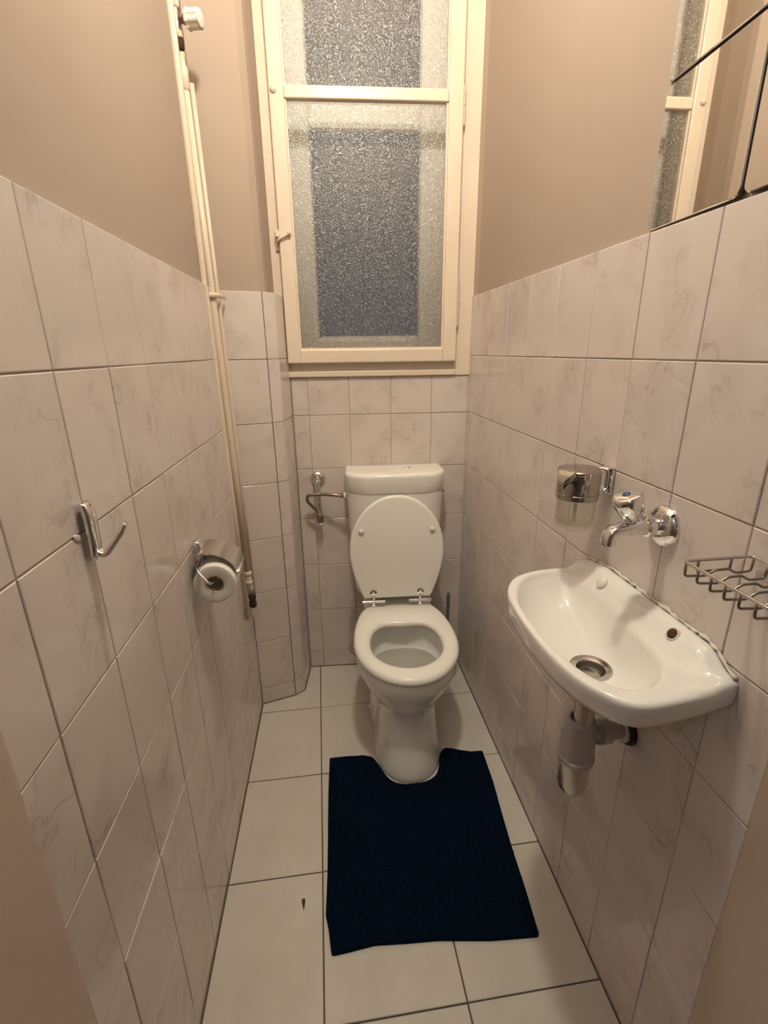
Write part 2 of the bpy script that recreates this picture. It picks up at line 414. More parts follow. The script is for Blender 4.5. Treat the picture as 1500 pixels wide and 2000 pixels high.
for nm, a in (('sash_stile', (.000, .0445, .004, .034, SZ0, SZ1)), ('sash_stile', (.5475, .594, .004, .034, SZ0, SZ1)), ('sash_rail', (.0445, .5475, .004, .034, SZ0, SZ0 + .0455)), ('sash_rail', (.0445, .5475, .004, .034, SZ1 - .05, SZ1)), ('glazing_bar', (.0445, .5475, .006, .031, 2.040, 2.071))):
    bm = B(); bbox(bm, *a, .004); mk(nm, bm, 'cream_paint', window)
bm = B()   # glazing beads
for a in ((.0445, .050, .008, .024), (.542, .5475, .008, .024)):
    bbox(bm, *a, SZ0 + .0455, 2.04); bbox(bm, *a, 2.071, SZ1 - .05)
for z in (SZ0 + .0455, 2.071): bbox(bm, .05, .542, .008, .022, z, z + .005)
mk('glazing_bead', bm, 'cream_paint', window)
for z0, z1 in ((SZ0 + .0455, 2.040), (2.071, SZ1 - .05)):
    bm = B()
    vs_ = [bm.verts.new(bp_(u, .0125, z)) for u, z in ((.0445, z0), (.5475, z0), (.5475, z1), (.0445, z1))]; bm.faces.new(vs_)
    mk('frosted_pane', bm, 'frosted_glass', window)
# outer sash behind the frosted glass
OD = -.125
for nm, a in (('outer_stile', (.006, .108, OD - .042, OD, 1.29, 2.69)), ('outer_stile', (.482, .590, OD - .042, OD, 1.29, 2.69)), ('outer_rail', (.10, .49, OD - .042, OD, 1.29, 1.369)), ('outer_rail', (.10, .49, OD - .042, OD, 2.02, 2.105)), ('outer_rail', (.10, .49, OD - .042, OD, 2.62, 2.69))):
    bm = B(); bbox(bm, *a, .018); mk(nm, bm, 'cavity_paint_lifted', window)
for z0, z1 in ((1.36, 2.03), (2.095, 2.63)):
    bm = B(); bbox(bm, .095, .495, OD - .024, OD - .020, z0, z1); mk('outer_pane', bm, 'night_glass', window)
# latch, hinges, painted screw head
root = thing('window_latch', 'cream-painted metal turn latch on the left side of the window sash', 'latch', bp_(.000, .0, 1.665))
bm = B(); bbox(bm, -.014, .004, .006, .017, 1.632, 1.692, .003); mk('latch_plate', bm, 'cream_paint', root)
bm = B(); bbox(bm, -.012, .002, .017, .034, 1.668, 1.686, .003); mk('keeper', bm, 'cream_paint', root)
bm = B(); tube(bm, fillet([bp_(-.006, .015, 1.655), bp_(-.004, .040, 1.658), bp_(.034, .046, 1.678)], .008), .0042, 10); mk('lever', bm, 'cream_paint', root, True)
bm = B(); lathe(bm, bp_(.034, .034, 1.678), BN, [(.005, 0), (.007, .008), (.0065, .014), (.003, .017)], 14); mk('lever_tip', bm, 'cream_paint', root, True)
for z0, z1, cap in ((1.985, 2.085, 'upper'), (1.395, 1.545, 'lower')):
    bm = B(); lathe(bm, bp_(.597, .018, z0), (0, 0, 1), [(.002, -.004), (.0055, 0), (.0055, (z1 - z0) * .5 - .001), (.004, (z1 - z0) * .5), (.0055, (z1 - z0) * .5 + .001), (.0055, z1 - z0), (.002, z1 - z0 + .004)], 12); hb = mk('hinge', bm, 'cream_paint', window, True, angle=40)
    bm = B(); lathe(bm, bp_(.597, .018, z0 - .012), (0, 0, 1), [(.002, 0), (.005, .003), (.004, .012)], 10); mk('pin_tip', bm, 'old_brass', hb, True)
bm = B(); lathe(bm, bp_(.014, .034, 2.058), BN, [(.010, -.002), (.0095, .003), (.006, .008), (.001, .0095)], 16)
tag(mk('screw_knob', bm, 'cream_paint', smooth=True), 'small round painted knob on the window sash beside the glazing bar', 'knob')

# ------------------------------------------------------------------ heating pipes in the left corner
def pipe_at(y, x, z): return V((x, y, z))
bm = B(); tube(bm, [V((-.2985, 1.485, CEIL)), V((-.296, 1.487, 2.1)), V((-.2935, 1.488, 1.49)), V((-.2865, 1.49, .9)), V((-.282, 1.49, .455))], .0085, 14)
p1 = tag(mk('heating_pipe', bm, 'pipe_paint', smooth=True), 'long cream-painted pipe nearest the left wall, running floor-corner to ceiling', 'pipe')
root = thing('valved_pipe', 'cream-painted riser pipe topped by an old brass valve with a white knob', 'pipe', (-.279, 1.527, .46))
bm = B(); tube(bm, [V((-.292, 1.525, 1.985)), V((-.284, 1.53, 1.49)), V((-.277, 1.53, 1.0)), V((-.272, 1.53, .60))], .0095, 14); mk('riser', bm, 'pipe_paint', root, True)
bm = B(); lathe(bm, (-.2915, 1.525, 1.935), (0, 0, 1), [(.0095, 0), (.0125, .003), (.0125, .045), (.0085, .055), (.008, .068), (.009, .072), (.007, .085)], 16); mk('sleeve', bm, 'pipe_paint', root, True, angle=45)
vx, vy = -.293, 1.520
bm = B(); lathe(bm, (vx, vy, 2.013), (0, 0, 1), [(.009, 0), (.0125, .004), (.013, .020), (.010, .024)], 14); mk('hemp_seal', bm, 'hemp', root, True)
bm = B(); lathe(bm, (vx, vy, 2.036), (0, 0, 1), [(.014, 0), (.0145, .003), (.0145, .014), (.0105, .017), (.0105, .045), (.009, .050), (.0135, .056), (.0145, .060), (.0145, .076), (.010, .080)], 6); mk('valve_nut', bm, 'old_brass', root)
bm = B(); lathe(bm, (vx, vy, 2.050), (0, 0, 1), [(.0115, 0), (.0115, .042)], 16); rod(bm, (vx, vy, 2.072), (vx + .024, vy - .008, 2.070), .0075, 12); rod(bm, (vx + .018, vy - .006, 2.070), (vx + .026, vy - .009, 2.070), .010, 6); mk('valve_body', bm, 'old_brass', root, True, angle=40)
rod_top = B(); rod(rod_top, (vx, vy, 2.11), (-.298, 1.515, CEIL), .009, 12); mk('upper_pipe', rod_top, 'pipe_paint', root, True, angle=50)
kb = V((vx + .027, vy - .009, 2.070)); kd = V((1, -.30, -.05))
bm = B(); lathe(bm, kb, kd, [(.011, 0), (.0205, .002), (.0205, .006), (.0185, .0075), (.0185, .033), (.015, .035)], 32, sx=lambda i, n: 1 + .06 * (1 if (i // 2) % 2 else -1)); knob = mk('valve_knob', bm, 'white_plastic', root)
bm = B(); lathe(bm, kb, kd, [(.0195, .0345), (.0150, .0365), (.001, .037)], 24); mk('knob_cap', bm, 'white_plastic', knob, True)
bm = B(); tube(bm, fillet([V((-.272, 1.53, .605)), V((-.271, 1.53, .57)), V((-.268, 1.535, .53))], .02), .0105, 12); mk('lower_elbow', bm, 'pipe_paint', root, True)
for z, r in ((.598, .0125), (.565, .0128)):
    bm = B(); lathe(bm, (-.2715, 1.53, z), (0, 0, 1), [(r * .8, 0), (r, .003), (r, .012), (r * .8, .016)], 14); mk('joint_ring', bm, 'pipe_paint', root, True)
bm = B(); lathe(bm, (-.266, 1.53, .478), (0, 0, 1), [(.008, 0), (.013, .004), (.013, .020), (.009, .024), (.011, .030), (.0125, .034), (.0125, .046), (.008, .050)], 12); mk('drain_cock', bm, 'hemp', root, True)
bm = B(); lathe(bm, (-.268, 1.528, .440), (0, 0, 1), [(.007, 0), (.009, .004), (.009, .038), (.006, .055)], 12); mk('pipe_end', bm, 'pipe_paint', root, True)
bm = B(); tube(bm, [V((-.281, 1.560, 1.965)), V((-.2745, 1.560, 1.49)), V((-.268, 1.556, 1.0)), V((-.2635, 1.556, .50))], .0065, 12)
p3 = tag(mk('thin_pipe', bm, 'pipe_paint', smooth=True), 'thin cream-painted pipe against the tiled chase, right of the valved riser', 'pipe')
bm = B()
tube(bm, fillet([V((-.300, 1.515, 1.468)), V((-.290, 1.514, 1.468)), V((-.272, 1.516, 1.468)), V((-.262, 1.540, 1.468)), V((-.262, 1.60, 1.468))], .008), .003, 8)
bmesh.ops.scale(bm, vec=(1, 1, 2.2), space=Matrix.Translation((0, 0, -1.468)), verts=bm.verts)
tag(mk('pipe_clip', bm, 'pipe_paint', smooth=True), 'small painted clip holding the pipes at the top tile edge', 'clip')

# ------------------------------------------------------------------ mirror tiles on the right wall
MT = .038   # the glued tiles tilt a little towards the window
def mirror_tile(y0, y1, z0, z1, label, r=.012, notch=()):
    root = thing('mirror_tile', label, 'mirror', (rx((y0 + y1) / 2, -REC), (y0 + y1) / 2, z0), group='mirror tiles above the wall tiles')
    def outline(k):
        pts = []
        for (cy, cz, a0) in ((y1 - r, z1 - r, 0), (y0 + r, z1 - r, 90), (y0 + r, z0 + r, 180), (y1 - r, z0 + r, 270)):
            for i in range(5):
                a = math.radians(a0 + 22.5 * i); pts.append((cy + (r - k) * math.cos(a), cz + (r - k) * math.sin(a)))
        return pts
    bm = B(); loft(bm, [[V((rx(y, -REC - .001 + MT * (.838 - y)), y, z)) for y, z in outline(0)], [V((rx(y, -REC + .0036 + MT * (.838 - y)), y, z)) for y, z in outline(0)]], cap1=True); mk('mirror_backing', bm, 'mirror_edge', root)
    bm = B(); loft(bm, [[V((rx(y, -REC + .0037 + MT * (.838 - y)), y, z)) for y, z in outline(.0004)], [V((rx(y, -REC + .0052 + MT * (.838 - y)), y, z)) for y, z in outline(.0016)]], cap0=False); mk('mirror_face', bm, 'mirror_glass', root)
zm = Z_TILE + .0035
mirror_tile(.644, .838, zm, zm + .1945, 'square mirror tile nearest the window in the bottom row of mirrors')
mirror_tile(.446, .640, zm, zm + .1945, 'square mirror tile at the right edge, bottom row beside another mirror')
mirror_tile(.644, .838, zm + .1985, zm + .393, 'square mirror tile directly above the one nearest the window')
mirror_tile(.446, .640, zm + .1985, zm + .393, 'upper square mirror tile nearest the camera, at the top right corner')

# ------------------------------------------------------------------ toilet
TO = (.2655, 1.806, 0); TR = math.radians(-3.2)
toilet = thing('toilet', 'white ceramic toilet with cistern, raised lid and open seat under the window', 'toilet', TO, TR)
TM = WM[toilet]
def tl(x, y, z): return TM @ V((x, y, z))
NR_ = 48
def egg(w_, f, b, yc, z, nb=3.0, nf=2.0):
    """ring: front half ellipse to y=f, back half superellipse to y=b (toilet frame)"""
    pts = []
    for i in range(NR_):
        a = 2 * PI * i / NR_; cx, sx = math.cos(a), math.sin(a)
        n = nf if sx < 0 else nb
        x = w_ * math.copysign(abs(cx) ** (2 / n), cx)
        y = yc + (abs(sx) ** (2 / n)) * ((f - yc) if sx < 0 else (b - yc))
        pts.append((x, y, z))
    return pts
lev = [  # z, halfwidth, front, back, centre
    (0.000, .109, -.640, -.17, -.50), (.006, .112, -.643, -.17, -.50), (.022, .110, -.641, -.17, -.50), (.06, .104, -.630, -.17, -.50), (.12, .098, -.612, -.17, -.49), (.17, .096, -.598, -.17, -.48),
    (.205, .098, -.592, -.17, -.46), (.225, .104, -.596, -.17, -.45), (.250, .120, -.610, -.17, -.44), (.285, .143, -.634, -.16, -.44), (.320, .159, -.652, -.15, -.44), (.350, .167, -.661, -.14, -.44), (.374, .1685, -.6625, -.14, -.44), (.384, .166, -.660, -.14, -.44)]
outer = [[tl(*p) for p in egg(w_, f, b, yc, z)] for z, w_, f, b, yc in lev]
inner_lv = [(.386, .158, -.652, -.20, -.44), (.384, .128, -.615, -.315, -.46), (.374, .122, -.610, -.318, -.46), (.350, .128, -.615, -.312, -.46), (.330, .130, -.612, -.312, -.46), (.300, .124, -.600, -.318, -.46), (.282, .114, -.585, -.330, -.46), (.276, .108, -.575, -.338, -.46), (.270, .100, -.560, -.345, -.455), (.255, .060, -.50, -.40, -.45), (.25, .01, -.46, -.44, -.45)]
inner = [[tl(*p) for p in egg(w_, f, b, yc, z, 2.6)] for z, w_, f, b, yc in inner_lv]
bm = B(); loft(bm, outer + inner)
mk('bowl', bm, 'ceramic', toilet, True)
bm = B(); loft(bm, [[tl(*p) for p in egg(.118, -.592, -.325, -.46, .2905, 2.6)], [tl(*p) for p in egg(.114, -.588, -.329, -.46, .2925, 2.6)]], cap0=False); mk('bowl_water', bm, 'water', toilet, True)
# rear foot of the pedestal, wider than the front column
bm = B(); loft(bm, [[tl(*p) for p in egg(w_, f, b, yc, z, 4, 3)] for z, w_, f, b, yc in ((0, .122, -.44, -.13, -.28), (.02, .121, -.438, -.13, -.28), (.10, .114, -.42, -.13, -.28), (.18, .106, -.39, -.12, -.26), (.25, .108, -.30, -.10, -.21), (.32, .115, -.29, -.08, -.19), (.37, .125, -.285, -.04, -.17), (.385, .13, -.27, -.02, -.15), (.402, .13, -.235, -.015, -.13))])
mk('pedestal_back', bm, 'ceramic', toilet, True)
for s in (-1, 1):
    bm = B(); lathe(bm, tl(s * .114, -.33, .045), TM.to_3x3() @ V((s, -.25, .2)), [(.009, 0), (.009, .006), (.006, .011), (.001, .012)], 12); mk('bolt_cap', bm, 'white_plastic', toilet, True)
# cistern
def rrect(w_, f, b, r, z, n=8):
    pts = []
    for cx, cy, a0, rr in ((w_ - .012, b - .012, 0, .012), (-w_ + .012, b - .012, 90, .012), (-w_ + r, f + r * .75, 180, r), (w_ - r, f + r * .75, 270, r)):
        for i in range(n + 1):
            a = math.radians(a0 + 90 * i / n)
            x, y = math.cos(a), math.sin(a)
            pts.append((cx + rr * x, cy + (rr * .75 if a0 >= 180 else rr) * y, z))
    # bow the front a little
    return [(x, y - .020 * max(0, 1 - (x / w_) ** 2) if y < f + r * .8 else y, zz) for x, y, zz in pts]
cs = [(.405, .145, -0.1270, -.012, 0.072), (.415, .155, -0.1370, -.012, 0.077), (.45, .160, -0.1420, -.010, 0.077), (.62, .171, -0.1520, -.006, 0.077), (.80, .1775, -0.1580, -.004, 0.077), (.832, .1785, -0.1590, -.004, 0.077)]
bm = B(); loft(bm, [[tl(*p) for p in rrect(w_, f, b, r, z)] for z, w_, f, b, r in cs]); mk('cistern', bm, 'ceramic', toilet, True, angle=50)
cl = [(.830, .1800, -0.1605, -.003, 0.082), (.833, .1812, -0.1620, -.003, 0.082), (.885, .1835, -0.1645, -.002, 0.082), (.894, .1825, -0.1635, -.003, 0.081), (.899, .1785, -0.1595, -.006, 0.079), (.901, .170, -0.1510, -.012, 0.076), (.9015, .10, -.11, -.04, .03)]
bm = B(); loft(bm, [[tl(*p) for p in rrect(w_, f, b, r, z)] for z, w_, f, b, r in cl]); clid = mk('cistern_lid', bm, 'ceramic', toilet, True, angle=50)
bm = B(); lathe(bm, tl(.055, -.085, .9015), (0, 0, 1), [(.022, -.001), (.021, .0012), (.018, .002), (.001, .0022)], 24); mk('flush_button', bm, 'ceramic', clid, True)
bm = B()
for s in (-1, 1): rod(bm, tl(.054 + s * .001, -.082, .9042), tl(.054 + s * .005, -.098, .9036), .0011, 6)
mk('flush_mark', bm, 'dirt', clid)
bm = B(); lathe(bm, tl(.1785, -.10, .815), TM.to_3x3() @ V((1, 0, 0)), [(.006, -.004), (.006, .003), (.003, .006)], 12); mk('side_plug', bm, 'steel_dark', toilet, True)
# seat ring
def seat_outline(n=72, k=0.):
    pts = []
    for i in range(n):
        a = 2 * PI * i / n; cx, sx = math.cos(a), math.sin(a)
        yc = -.445
        if sx < 0: x, y = (.1725 - k) * cx, yc + (.2255 - k) * sx
        else:
            t = abs(sx); x = (.1725 - k) * math.copysign(abs(cx) ** .62, cx) if True else 0
            y = yc + min(.218 - k, (.262 - k) * t)
        pts.append((x, y))
    return pts
def hole_outline(n=72, k=0.):
    pts = []
    for i in range(n):
        a = 2 * PI * i / n; cx, sx = math.cos(a), math.sin(a)
        yc = -.470; w_ = .1165 + k
        if sx < 0: pts.append((w_ * cx, yc + (.127 + k) * sx))
        else: pts.append((w_ * math.copysign(abs(cx) ** .80, cx), yc + (.135 + k) * (abs(sx) ** .85) - .018 * max(0, sx - .8) * 5 * (1 - abs(cx))))
    return pts
def ring_surface(bm, prof, f):
    R = [[bm.verts.new(f(x, y, z)) for x, y in o] for o, z in prof]; n = len(R[0])
    for a, b in zip(R, R[1:] + R[:1]):
        for i in range(n): bm.faces.new((a[i], a[(i + 1) % n], b[(i + 1) % n], b[i]))
ZS = .392
bm = B(); ring_surface(bm, [(seat_outline(k=.004), ZS), (seat_outline(k=0), ZS + .006), (seat_outline(k=.0005), ZS + .013), (seat_outline(k=.005), ZS + .020), (seat_outline(k=.013), ZS + .0245), (hole_outline(k=.026), ZS + .0250), (hole_outline(k=.012), ZS + .0225), (hole_outline(k=.004), ZS + .017), (hole_outline(k=0), ZS + .009), (hole_outline(k=.003), ZS)], tl)
mk('seat', bm, 'seat_plastic', toilet, True)
for sx_ in (-.09, .09):
    bm = B(); box(bm, (-.009, -.012, 0), (.009, .012, .009), TM @ Matrix.Translation((sx_, -.60, .385))); mk('seat_buffer', bm, 'white_plastic', toilet)
# raised lid
def lid_outline(k=0., n=72):
    pts = []
    for i in range(n):
        a = 2 * PI * i / n; cx, sx = math.cos(a), math.sin(a)
        if sx >= 0: pts.append(((.1715 - k) * cx, .185 + (.203 - k) * sx))
        else:
            t = -sx; pts.append(((.1715 - k) * math.copysign(abs(cx) ** .42, cx) * (1 - .0 * t) , max(k, .185 - (.30 - k) * t)))
    return pts
lean = math.radians(4.0)
def lidp(x, v, d): # v up along lid, d forward
    return tl(x - .004, -.212 + v * math.sin(lean) - d * math.cos(lean), .444 + v * math.cos(lean) - d * math.sin(lean))
def taper(pts):
    return [(x * (1 - .20 * max(0, (.17 - v) / .17) ** 1.6), v) for x, v in pts]
bm = B()
rings = [[lidp(x, v, d) for x, v in taper(lid_outline(k))] for k, d in ((.006, 0), (0, .004), (0, .010), (.004, .0145), (.010, .0155))]
loft(bm, rings); lid = mk('seat_lid', bm, 'seat_plastic', toilet, True, angle=60)
for x, v in ((-.128, .262), (.128, .262)):
    bm = B(); n_ = lidp(0, 0, 1) - lidp(0, 0, 0); lathe(bm, lidp(x, v, .015), n_, [(.0095, 0), (.0095, .004), (.008, .008), (.004, .010), (.0005, .0103)], 16); mk('lid_buffer', bm, 'white_plastic', lid, True)
for x in (-.093, .080):
    bm = B(); rod(bm, tl(x - .042, -.226, .4295), tl(x + .042, -.226, .4295), .0058, 14)
    h = mk('hinge', bm, 'chrome', toilet, True, angle=40)
    bm = B(); rod(bm, tl(x, -.226, .430), lidp(x + .004, .012, .017), .0045, 10)
    n_ = lidp(0, 0, 1) - lidp(0, 0, 0); lathe(bm, lidp(x + .004, .022, .0155), n_, [(.0145, 0), (.0145, .002), (.012, .0035), (.001, .0037)], 20); mk('hinge_plate', bm, 'chrome', h, True, angle=40)
    bm = B()
    for s in (-1, 1): lathe(bm, lidp(x + .004 + s * .0075, .025, .0185), n_, [(.0034, 0), (.0034, .0012), (.001, .0013)], 10)
    mk('hinge_screw', bm, 'black_rubber', h)
    bm = B(); lathe(bm, tl(x, -.226, .416), (0, 0, 1), [(.011, 0), (.011, .004), (.006, .006), (.006, .014)], 14); mk('hinge_foot', bm, 'chrome', h, True, angle=40)

# ------------------------------------------------------------------ water supply valve beside the cistern
root = thing('angle_valve', 'chrome wall valve with bent supply pipe left of the cistern', 'valve', bp_(.078, 0, .852))
fc = bp_(.078, 0, .852)
bm = B(); lathe(bm, fc, BN, [(.029, -.001), (.029, .003), (.025, .009), (.015, .013), (.013, .020)], 28); mk('wall_flange', bm, 'chrome', root, True, angle=40)
bm = B(); lathe(bm, fc, BN, [(.012, .015), (.012, .040), (.009, .046)], 18); mk('valve_spindle', bm, 'chrome', root, True, angle=40)
vd = fc + BN * .052
bm = B(); lathe(bm, vd + V((0, 0, .006)), (.03, 0, -1), [(.006, 0), (.010, .006), (.010, .122), (.0085, .134), (.0085, .152)], 18); mk('valve_body', bm, 'chrome', root, True, angle=40)
tip = vd + V((.0045, 0, -.150))
bm = B(); lathe(bm, tip, (0, 0, -1), [(.0105, -.018), (.013, -.012), (.0135, .006), (.010, .012)], 10); mk('valve_nut', bm, 'steel_dark', root)
bm = B(); lathe(bm, tip, (0, 0, -1), [(.009, .010), (.009, .020), (.0065, .024), (.0055, .036), (.001, .039)], 14); mk('plastic_tip', bm, 'white_plastic', root, True)
pts = fillet([tip + V((0, 0, -.004)), tip + V((-.004, 0, .028)), tip + V((-.046, -.004, .076)), tip + V((-.043, -.006, .100)), tip + V((.012, -.012, .104)), tl(-.184, -.10, .806)], .022, 7)
bm = B(); tube(bm, pts, .0062, 12); mk('supply_pipe', bm, 'steel_dark', root, True)
e = tl(-.178, -.10, .806); ed = V(pts[-1] - pts[-2]).normalized()
bm = B(); lathe(bm, e - ed * .034, ed, [(.007, 0), (.0095, .002), (.0095, .012), (.007, .014), (.0085, .018), (.0085, .026)], 6); mk('pipe_nut', bm, 'chrome_soft', root)
bm = B(); lathe(bm, e - ed * .011, ed, [(.010, 0), (.0125, .002), (.0125, .010)], 16); mk('cistern_connector', bm, 'white_plastic', root, True, angle=40)

# ------------------------------------------------------------------ wash basin
WX = rx(.66)
def sk(p, q, z): return V((rx(q) - p, q, z))
OUT = [(0, .478), (.04, .470), (.085, .463), (.135, .458), (.163, .463), (.184, .481), (.208, .522), (.221, .582), (.2245, .662), (.219, .742), (.206, .794), (.178, .836), (.140, .857), (.095, .866), (.05, .868), (0, .868)]
INN = [(.060, .60), (.064, .56), (.080, .522), (.108, .500), (.140, .494), (.168, .504), (.193, .540), (.2065, .60), (.2105, .66), (.205, .735), (.187, .785), (.163, .821), (.130, .841), (.095, .847), (.066, .838), (.052, .80), (.050, .745), (.052, .68)]
DC = (.115, .636)
def dense(P, closed, k=6):
    out = []; n = len(P)
    for i in range(n if closed else n - 1):
        p0, p1, p2, p3 = (P[(i - 1) % n], P[i], P[(i + 1) % n], P[(i + 2) % n]) if closed else (P[max(i - 1, 0)], P[i], P[i + 1], P[min(i + 2, n - 1)])
        for j in range(k):
            t = j / k; out.append(tuple(.5 * ((2 * p1[c]) + (-p0[c] + p2[c]) * t + (2 * p0[c] - 5 * p1[c] + 4 * p2[c] - p3[c]) * t * t + (-p0[c] + 3 * p1[c] - 3 * p2[c] + p3[c]) * t ** 3) for c in range(2)))
    if not closed: out.append(P[-1])
    return out
OUTd = dense(OUT, False); INNd = dense(INN, True)
def ray_hit(poly, a):
    dx, dy = math.cos(a), math.sin(a); best = 0
    n = len(poly)
    for i in range(n):
        x1, y1 = poly[i][0] - DC[0], poly[i][1] - DC[1]; x2, y2 = poly[(i + 1) % n][0] - DC[0], poly[(i + 1) % n][1] - DC[1]
        ex, ey = x2 - x1, y2 - y1; den = dx * ey - dy * ex
        if abs(den) < 1e-12: continue
        t = (x1 * ey - y1 * ex) / den; s = (x1 * dy - y1 * dx) / den
        if t > 0 and -1e-9 <= s <= 1 + 1e-9: best = max(best, t)
    return best
# sample angles: uniform plus the two wall corners
NA = 112
angs = [2 * PI * i / NA for i in range(NA)]
for cpt in (OUT[0], OUT[-1]):
    ca = math.atan2(cpt[1] - DC[1], cpt[0] - DC[0]) % (2 * PI)
    j = min(range(len(angs)), key=lambda i: abs(angs[i] - ca)); angs[j] = ca
angs.sort(); NA = len(angs)
RO = [ray_hit(OUTd, a) for a in angs]; RI = [min(ray_hit(INNd, a), ro * .96) for a, ro in zip(angs, RO)]
def sst(e0, e1, x):
    t = max(0., min(1., (x - e0) / (e1 - e0))); return t * t * (3 - 2 * t)
ZR = .878
def deck(p, q):
    led = sst(.050, .020, p) * (.20 + .80 * sst(.485, .535, q)) * (1 - .35 * sst(.80, .86, q))
    h = ZR + .030 * led
    # soap recess on the near end
    h -= .006 * sst(.034, .020, abs(p - .060) * 1.0) * sst(.022, .012, abs(q - .503))
    return h
def bring(rads, zf):
    out = []
    for a, r in zip(angs, rads):
        p, q = DC[0] + r * math.cos(a), DC[1] + r * math.sin(a); p = max(p, .0005); out.append(sk(p, q, zf(p, q)))
    return out
rings = [bring([.031] * NA, lambda p, q: .803)]
for t in (.12, .25, .38, .5, .62, .73, .83, .91, .97, 1.0):
    rings.append(bring([.031 + (ri - .031) * t for ri in RI], lambda p, q, t=t: .803 + (ZR - .004 - .803) * (.10 * t + .90 * t ** 3.0)))
for t in (.12, .3, .5, .7, .85, .95):
    rings.append(bring([ri + (ro - ri) * t for ri, ro in zip(RI, RO)], lambda p, q, t=t: deck(p, q) + .0015 * math.sin(PI * t) - (.0015 if t > .9 else 0)))
rings.append(bring(RO, lambda p, q: deck(p, q) - .005))
rings.append(bring([r * 1.0 for r in RO], lambda p, q: ZR - .012))
rings.append(bring([r * .992 for r in RO], lambda p, q: ZR - .030))
rings.append(bring([r * .975 for r in RO], lambda p, q: ZR - .038))
rings.append(bring([r * .90 for r in RO], lambda p, q: ZR - .046))
rings.append(bring([r * .72 for r in RO], lambda p, q: ZR - .068))
rings.append(bring([r * .50 for r in RO], lambda p, q: 0.796))
rings.append(bring([.034] * NA, lambda p, q: .786))
rings.append(bring([.031] * NA, lambda p, q: .786))
rings.append(rings[0])
basin = thing('wash_basin', 'small white ceramic hand basin mounted on the right tiled wall', 'basin', sk(0, .66, .776))
bm = B(); R = [[bm.verts.new(p) for p in r] for r in rings[:-1]]; R.append(R[0])
for a, b in zip(R, R[1:]):
    for i in range(NA): bm.faces.new((a[i], a[(i + 1) % NA], b[(i + 1) % NA], b[i]))
mk('bowl', bm, 'ceramic_basin', basin, True, angle=70)
dcen = sk(DC[0], DC[1], .803)
bm = B(); lathe(bm, dcen, (0, 0, 1), [(.0305, -.004), (.0345, .001), (.0335, .0024), (.030, .0018), (.0235, -.001), (.0228, -.004)], 36, cap0=False, cap1=False); drn = mk('drain', bm, 'chrome_soft', basin, True, angle=35)
bm = B(); lathe(bm, dcen, (0, 0, 1), [(.0232, -.002), (.0222, -.012), (.0205, -.0142), (.001, -.0142)], 30, cap0=False); mk('strainer_cup', bm, 'steel_dark', drn, True, angle=35)  # cup coloured dark for the shade inside its recess
bm = B()
for i in range(5):
    a = 2 * PI * i / 5 + .4; lathe(bm, dcen + V((.011 * math.cos(a), .011 * math.sin(a), -.0142)), (0, 0, 1), [(.0044, -.001), (.0044, .0006)], 10)
mk('drain_hole', bm, 'black_rubber', drn)
# two tap holes in the back ledge: one plugged, one drawn open with a dark rusty disc
def ledge_pt(p, q):
    e_ = 1e-3; z = deck(p, q); n = V((1, 0, 0)).cross(V((0, 0, 1)))
    gp = (deck(p + e_, q) - z) / e_; gq = (deck(p, q + e_) - z) / e_
    return sk(p, q, z), V((gp, -gq, 1)).normalized()
P0, N0 = ledge_pt(.034, .757)
bm = B(); lathe(bm, P0, N0, [(.0095, -.002), (.0115, .0015), (.0115, .0045), (.009, .008), (.001, .0092)], 20); mk('hole_plug', bm, 'white_plastic', basin, True)
P0, N0 = ledge_pt(.030, .574)
bm = B(); lathe(bm, P0, N0, [(.011, -.002), (.011, .0016), (.0088, .0024), (.0078, .001)], 20, cap1=False); mk('tap_hole_rim', bm, 'sealant', basin, True)
bm = B(); lathe(bm, P0, N0, [(.0086, .0002), (.0082, .0021), (.001, .0012)], 20); mk('tap_hole_disc', bm, 'rust', basin, True)  # rusty disc in place of a hole, recess shade put into its colour
bm = B(); rs = random.Random(5)
pts = [sk(.003, q, deck(.003, q) + .001 + rs.uniform(-.001, .003)) for q in [.482 + .0075 * i for i in range(52)]]
rr = [rs.uniform(.0010, .0042) for _ in pts]
tube(bm, pts, lambda t: rr[min(int(t * (len(rr) - 1) + .5), len(rr) - 1)], 7); mk('sealant_bead', bm, 'sealant', basin, True)
# bottle trap under the basin
trap = thing('bottle_trap', 'grey and chrome bottle trap hanging under the basin, piped into the wall', 'drain trap', sk(DC[0], DC[1], .55))
tc_ = sk(DC[0], DC[1], 0)
def tp(z): return V((tc_.x, tc_.y, z))
bm = B(); lathe(bm, tp(.672), (0, 0, 1), [(.0165, 0), (.0165, .119)], 24); mk('tailpipe', bm, 'chrome_soft', trap, True, angle=40)
tq = tc_ + V((-.001, .006, 0))
bm = B(); lathe(bm, V((tq.x, tq.y, .605)), (0, 0, 1), [(.026, 0), (.0315, .002), (.0325, .010), (.0305, .012), (.0300, .045), (.0240, .066), (.0235, .078), (.0255, .080), (.0255, .088), (.0225, .090), (.0175, .090), (.0172, .07)], 28); mk('trap_body', bm, 'grey_plastic', trap, True, angle=35)
bm = B(); lathe(bm, V((tq.x, tq.y, .606)), (0, 0, -1), [(.0305, -.002), (.0305, .004), (.0275, .006), (.0265, .050), (.0245, .064), (.018, .072), (.001, .074)], 28); mk('trap_cup', bm, 'trap_cup', trap, True, angle=40)
wp = V((rx(.668), .668, .632)); ap = V((tq.x, tq.y, .655)) + V((.020, .004, 0)); ad = (wp - ap)
bm = B(); lathe(bm, ap, ad, [(.014, 0), (.014, .02), (.0215, .022), (.0225, .025), (.0225, .044), (.018, .047)], 20); mk('arm_nut', bm, 'grey_plastic', trap, True, angle=35)
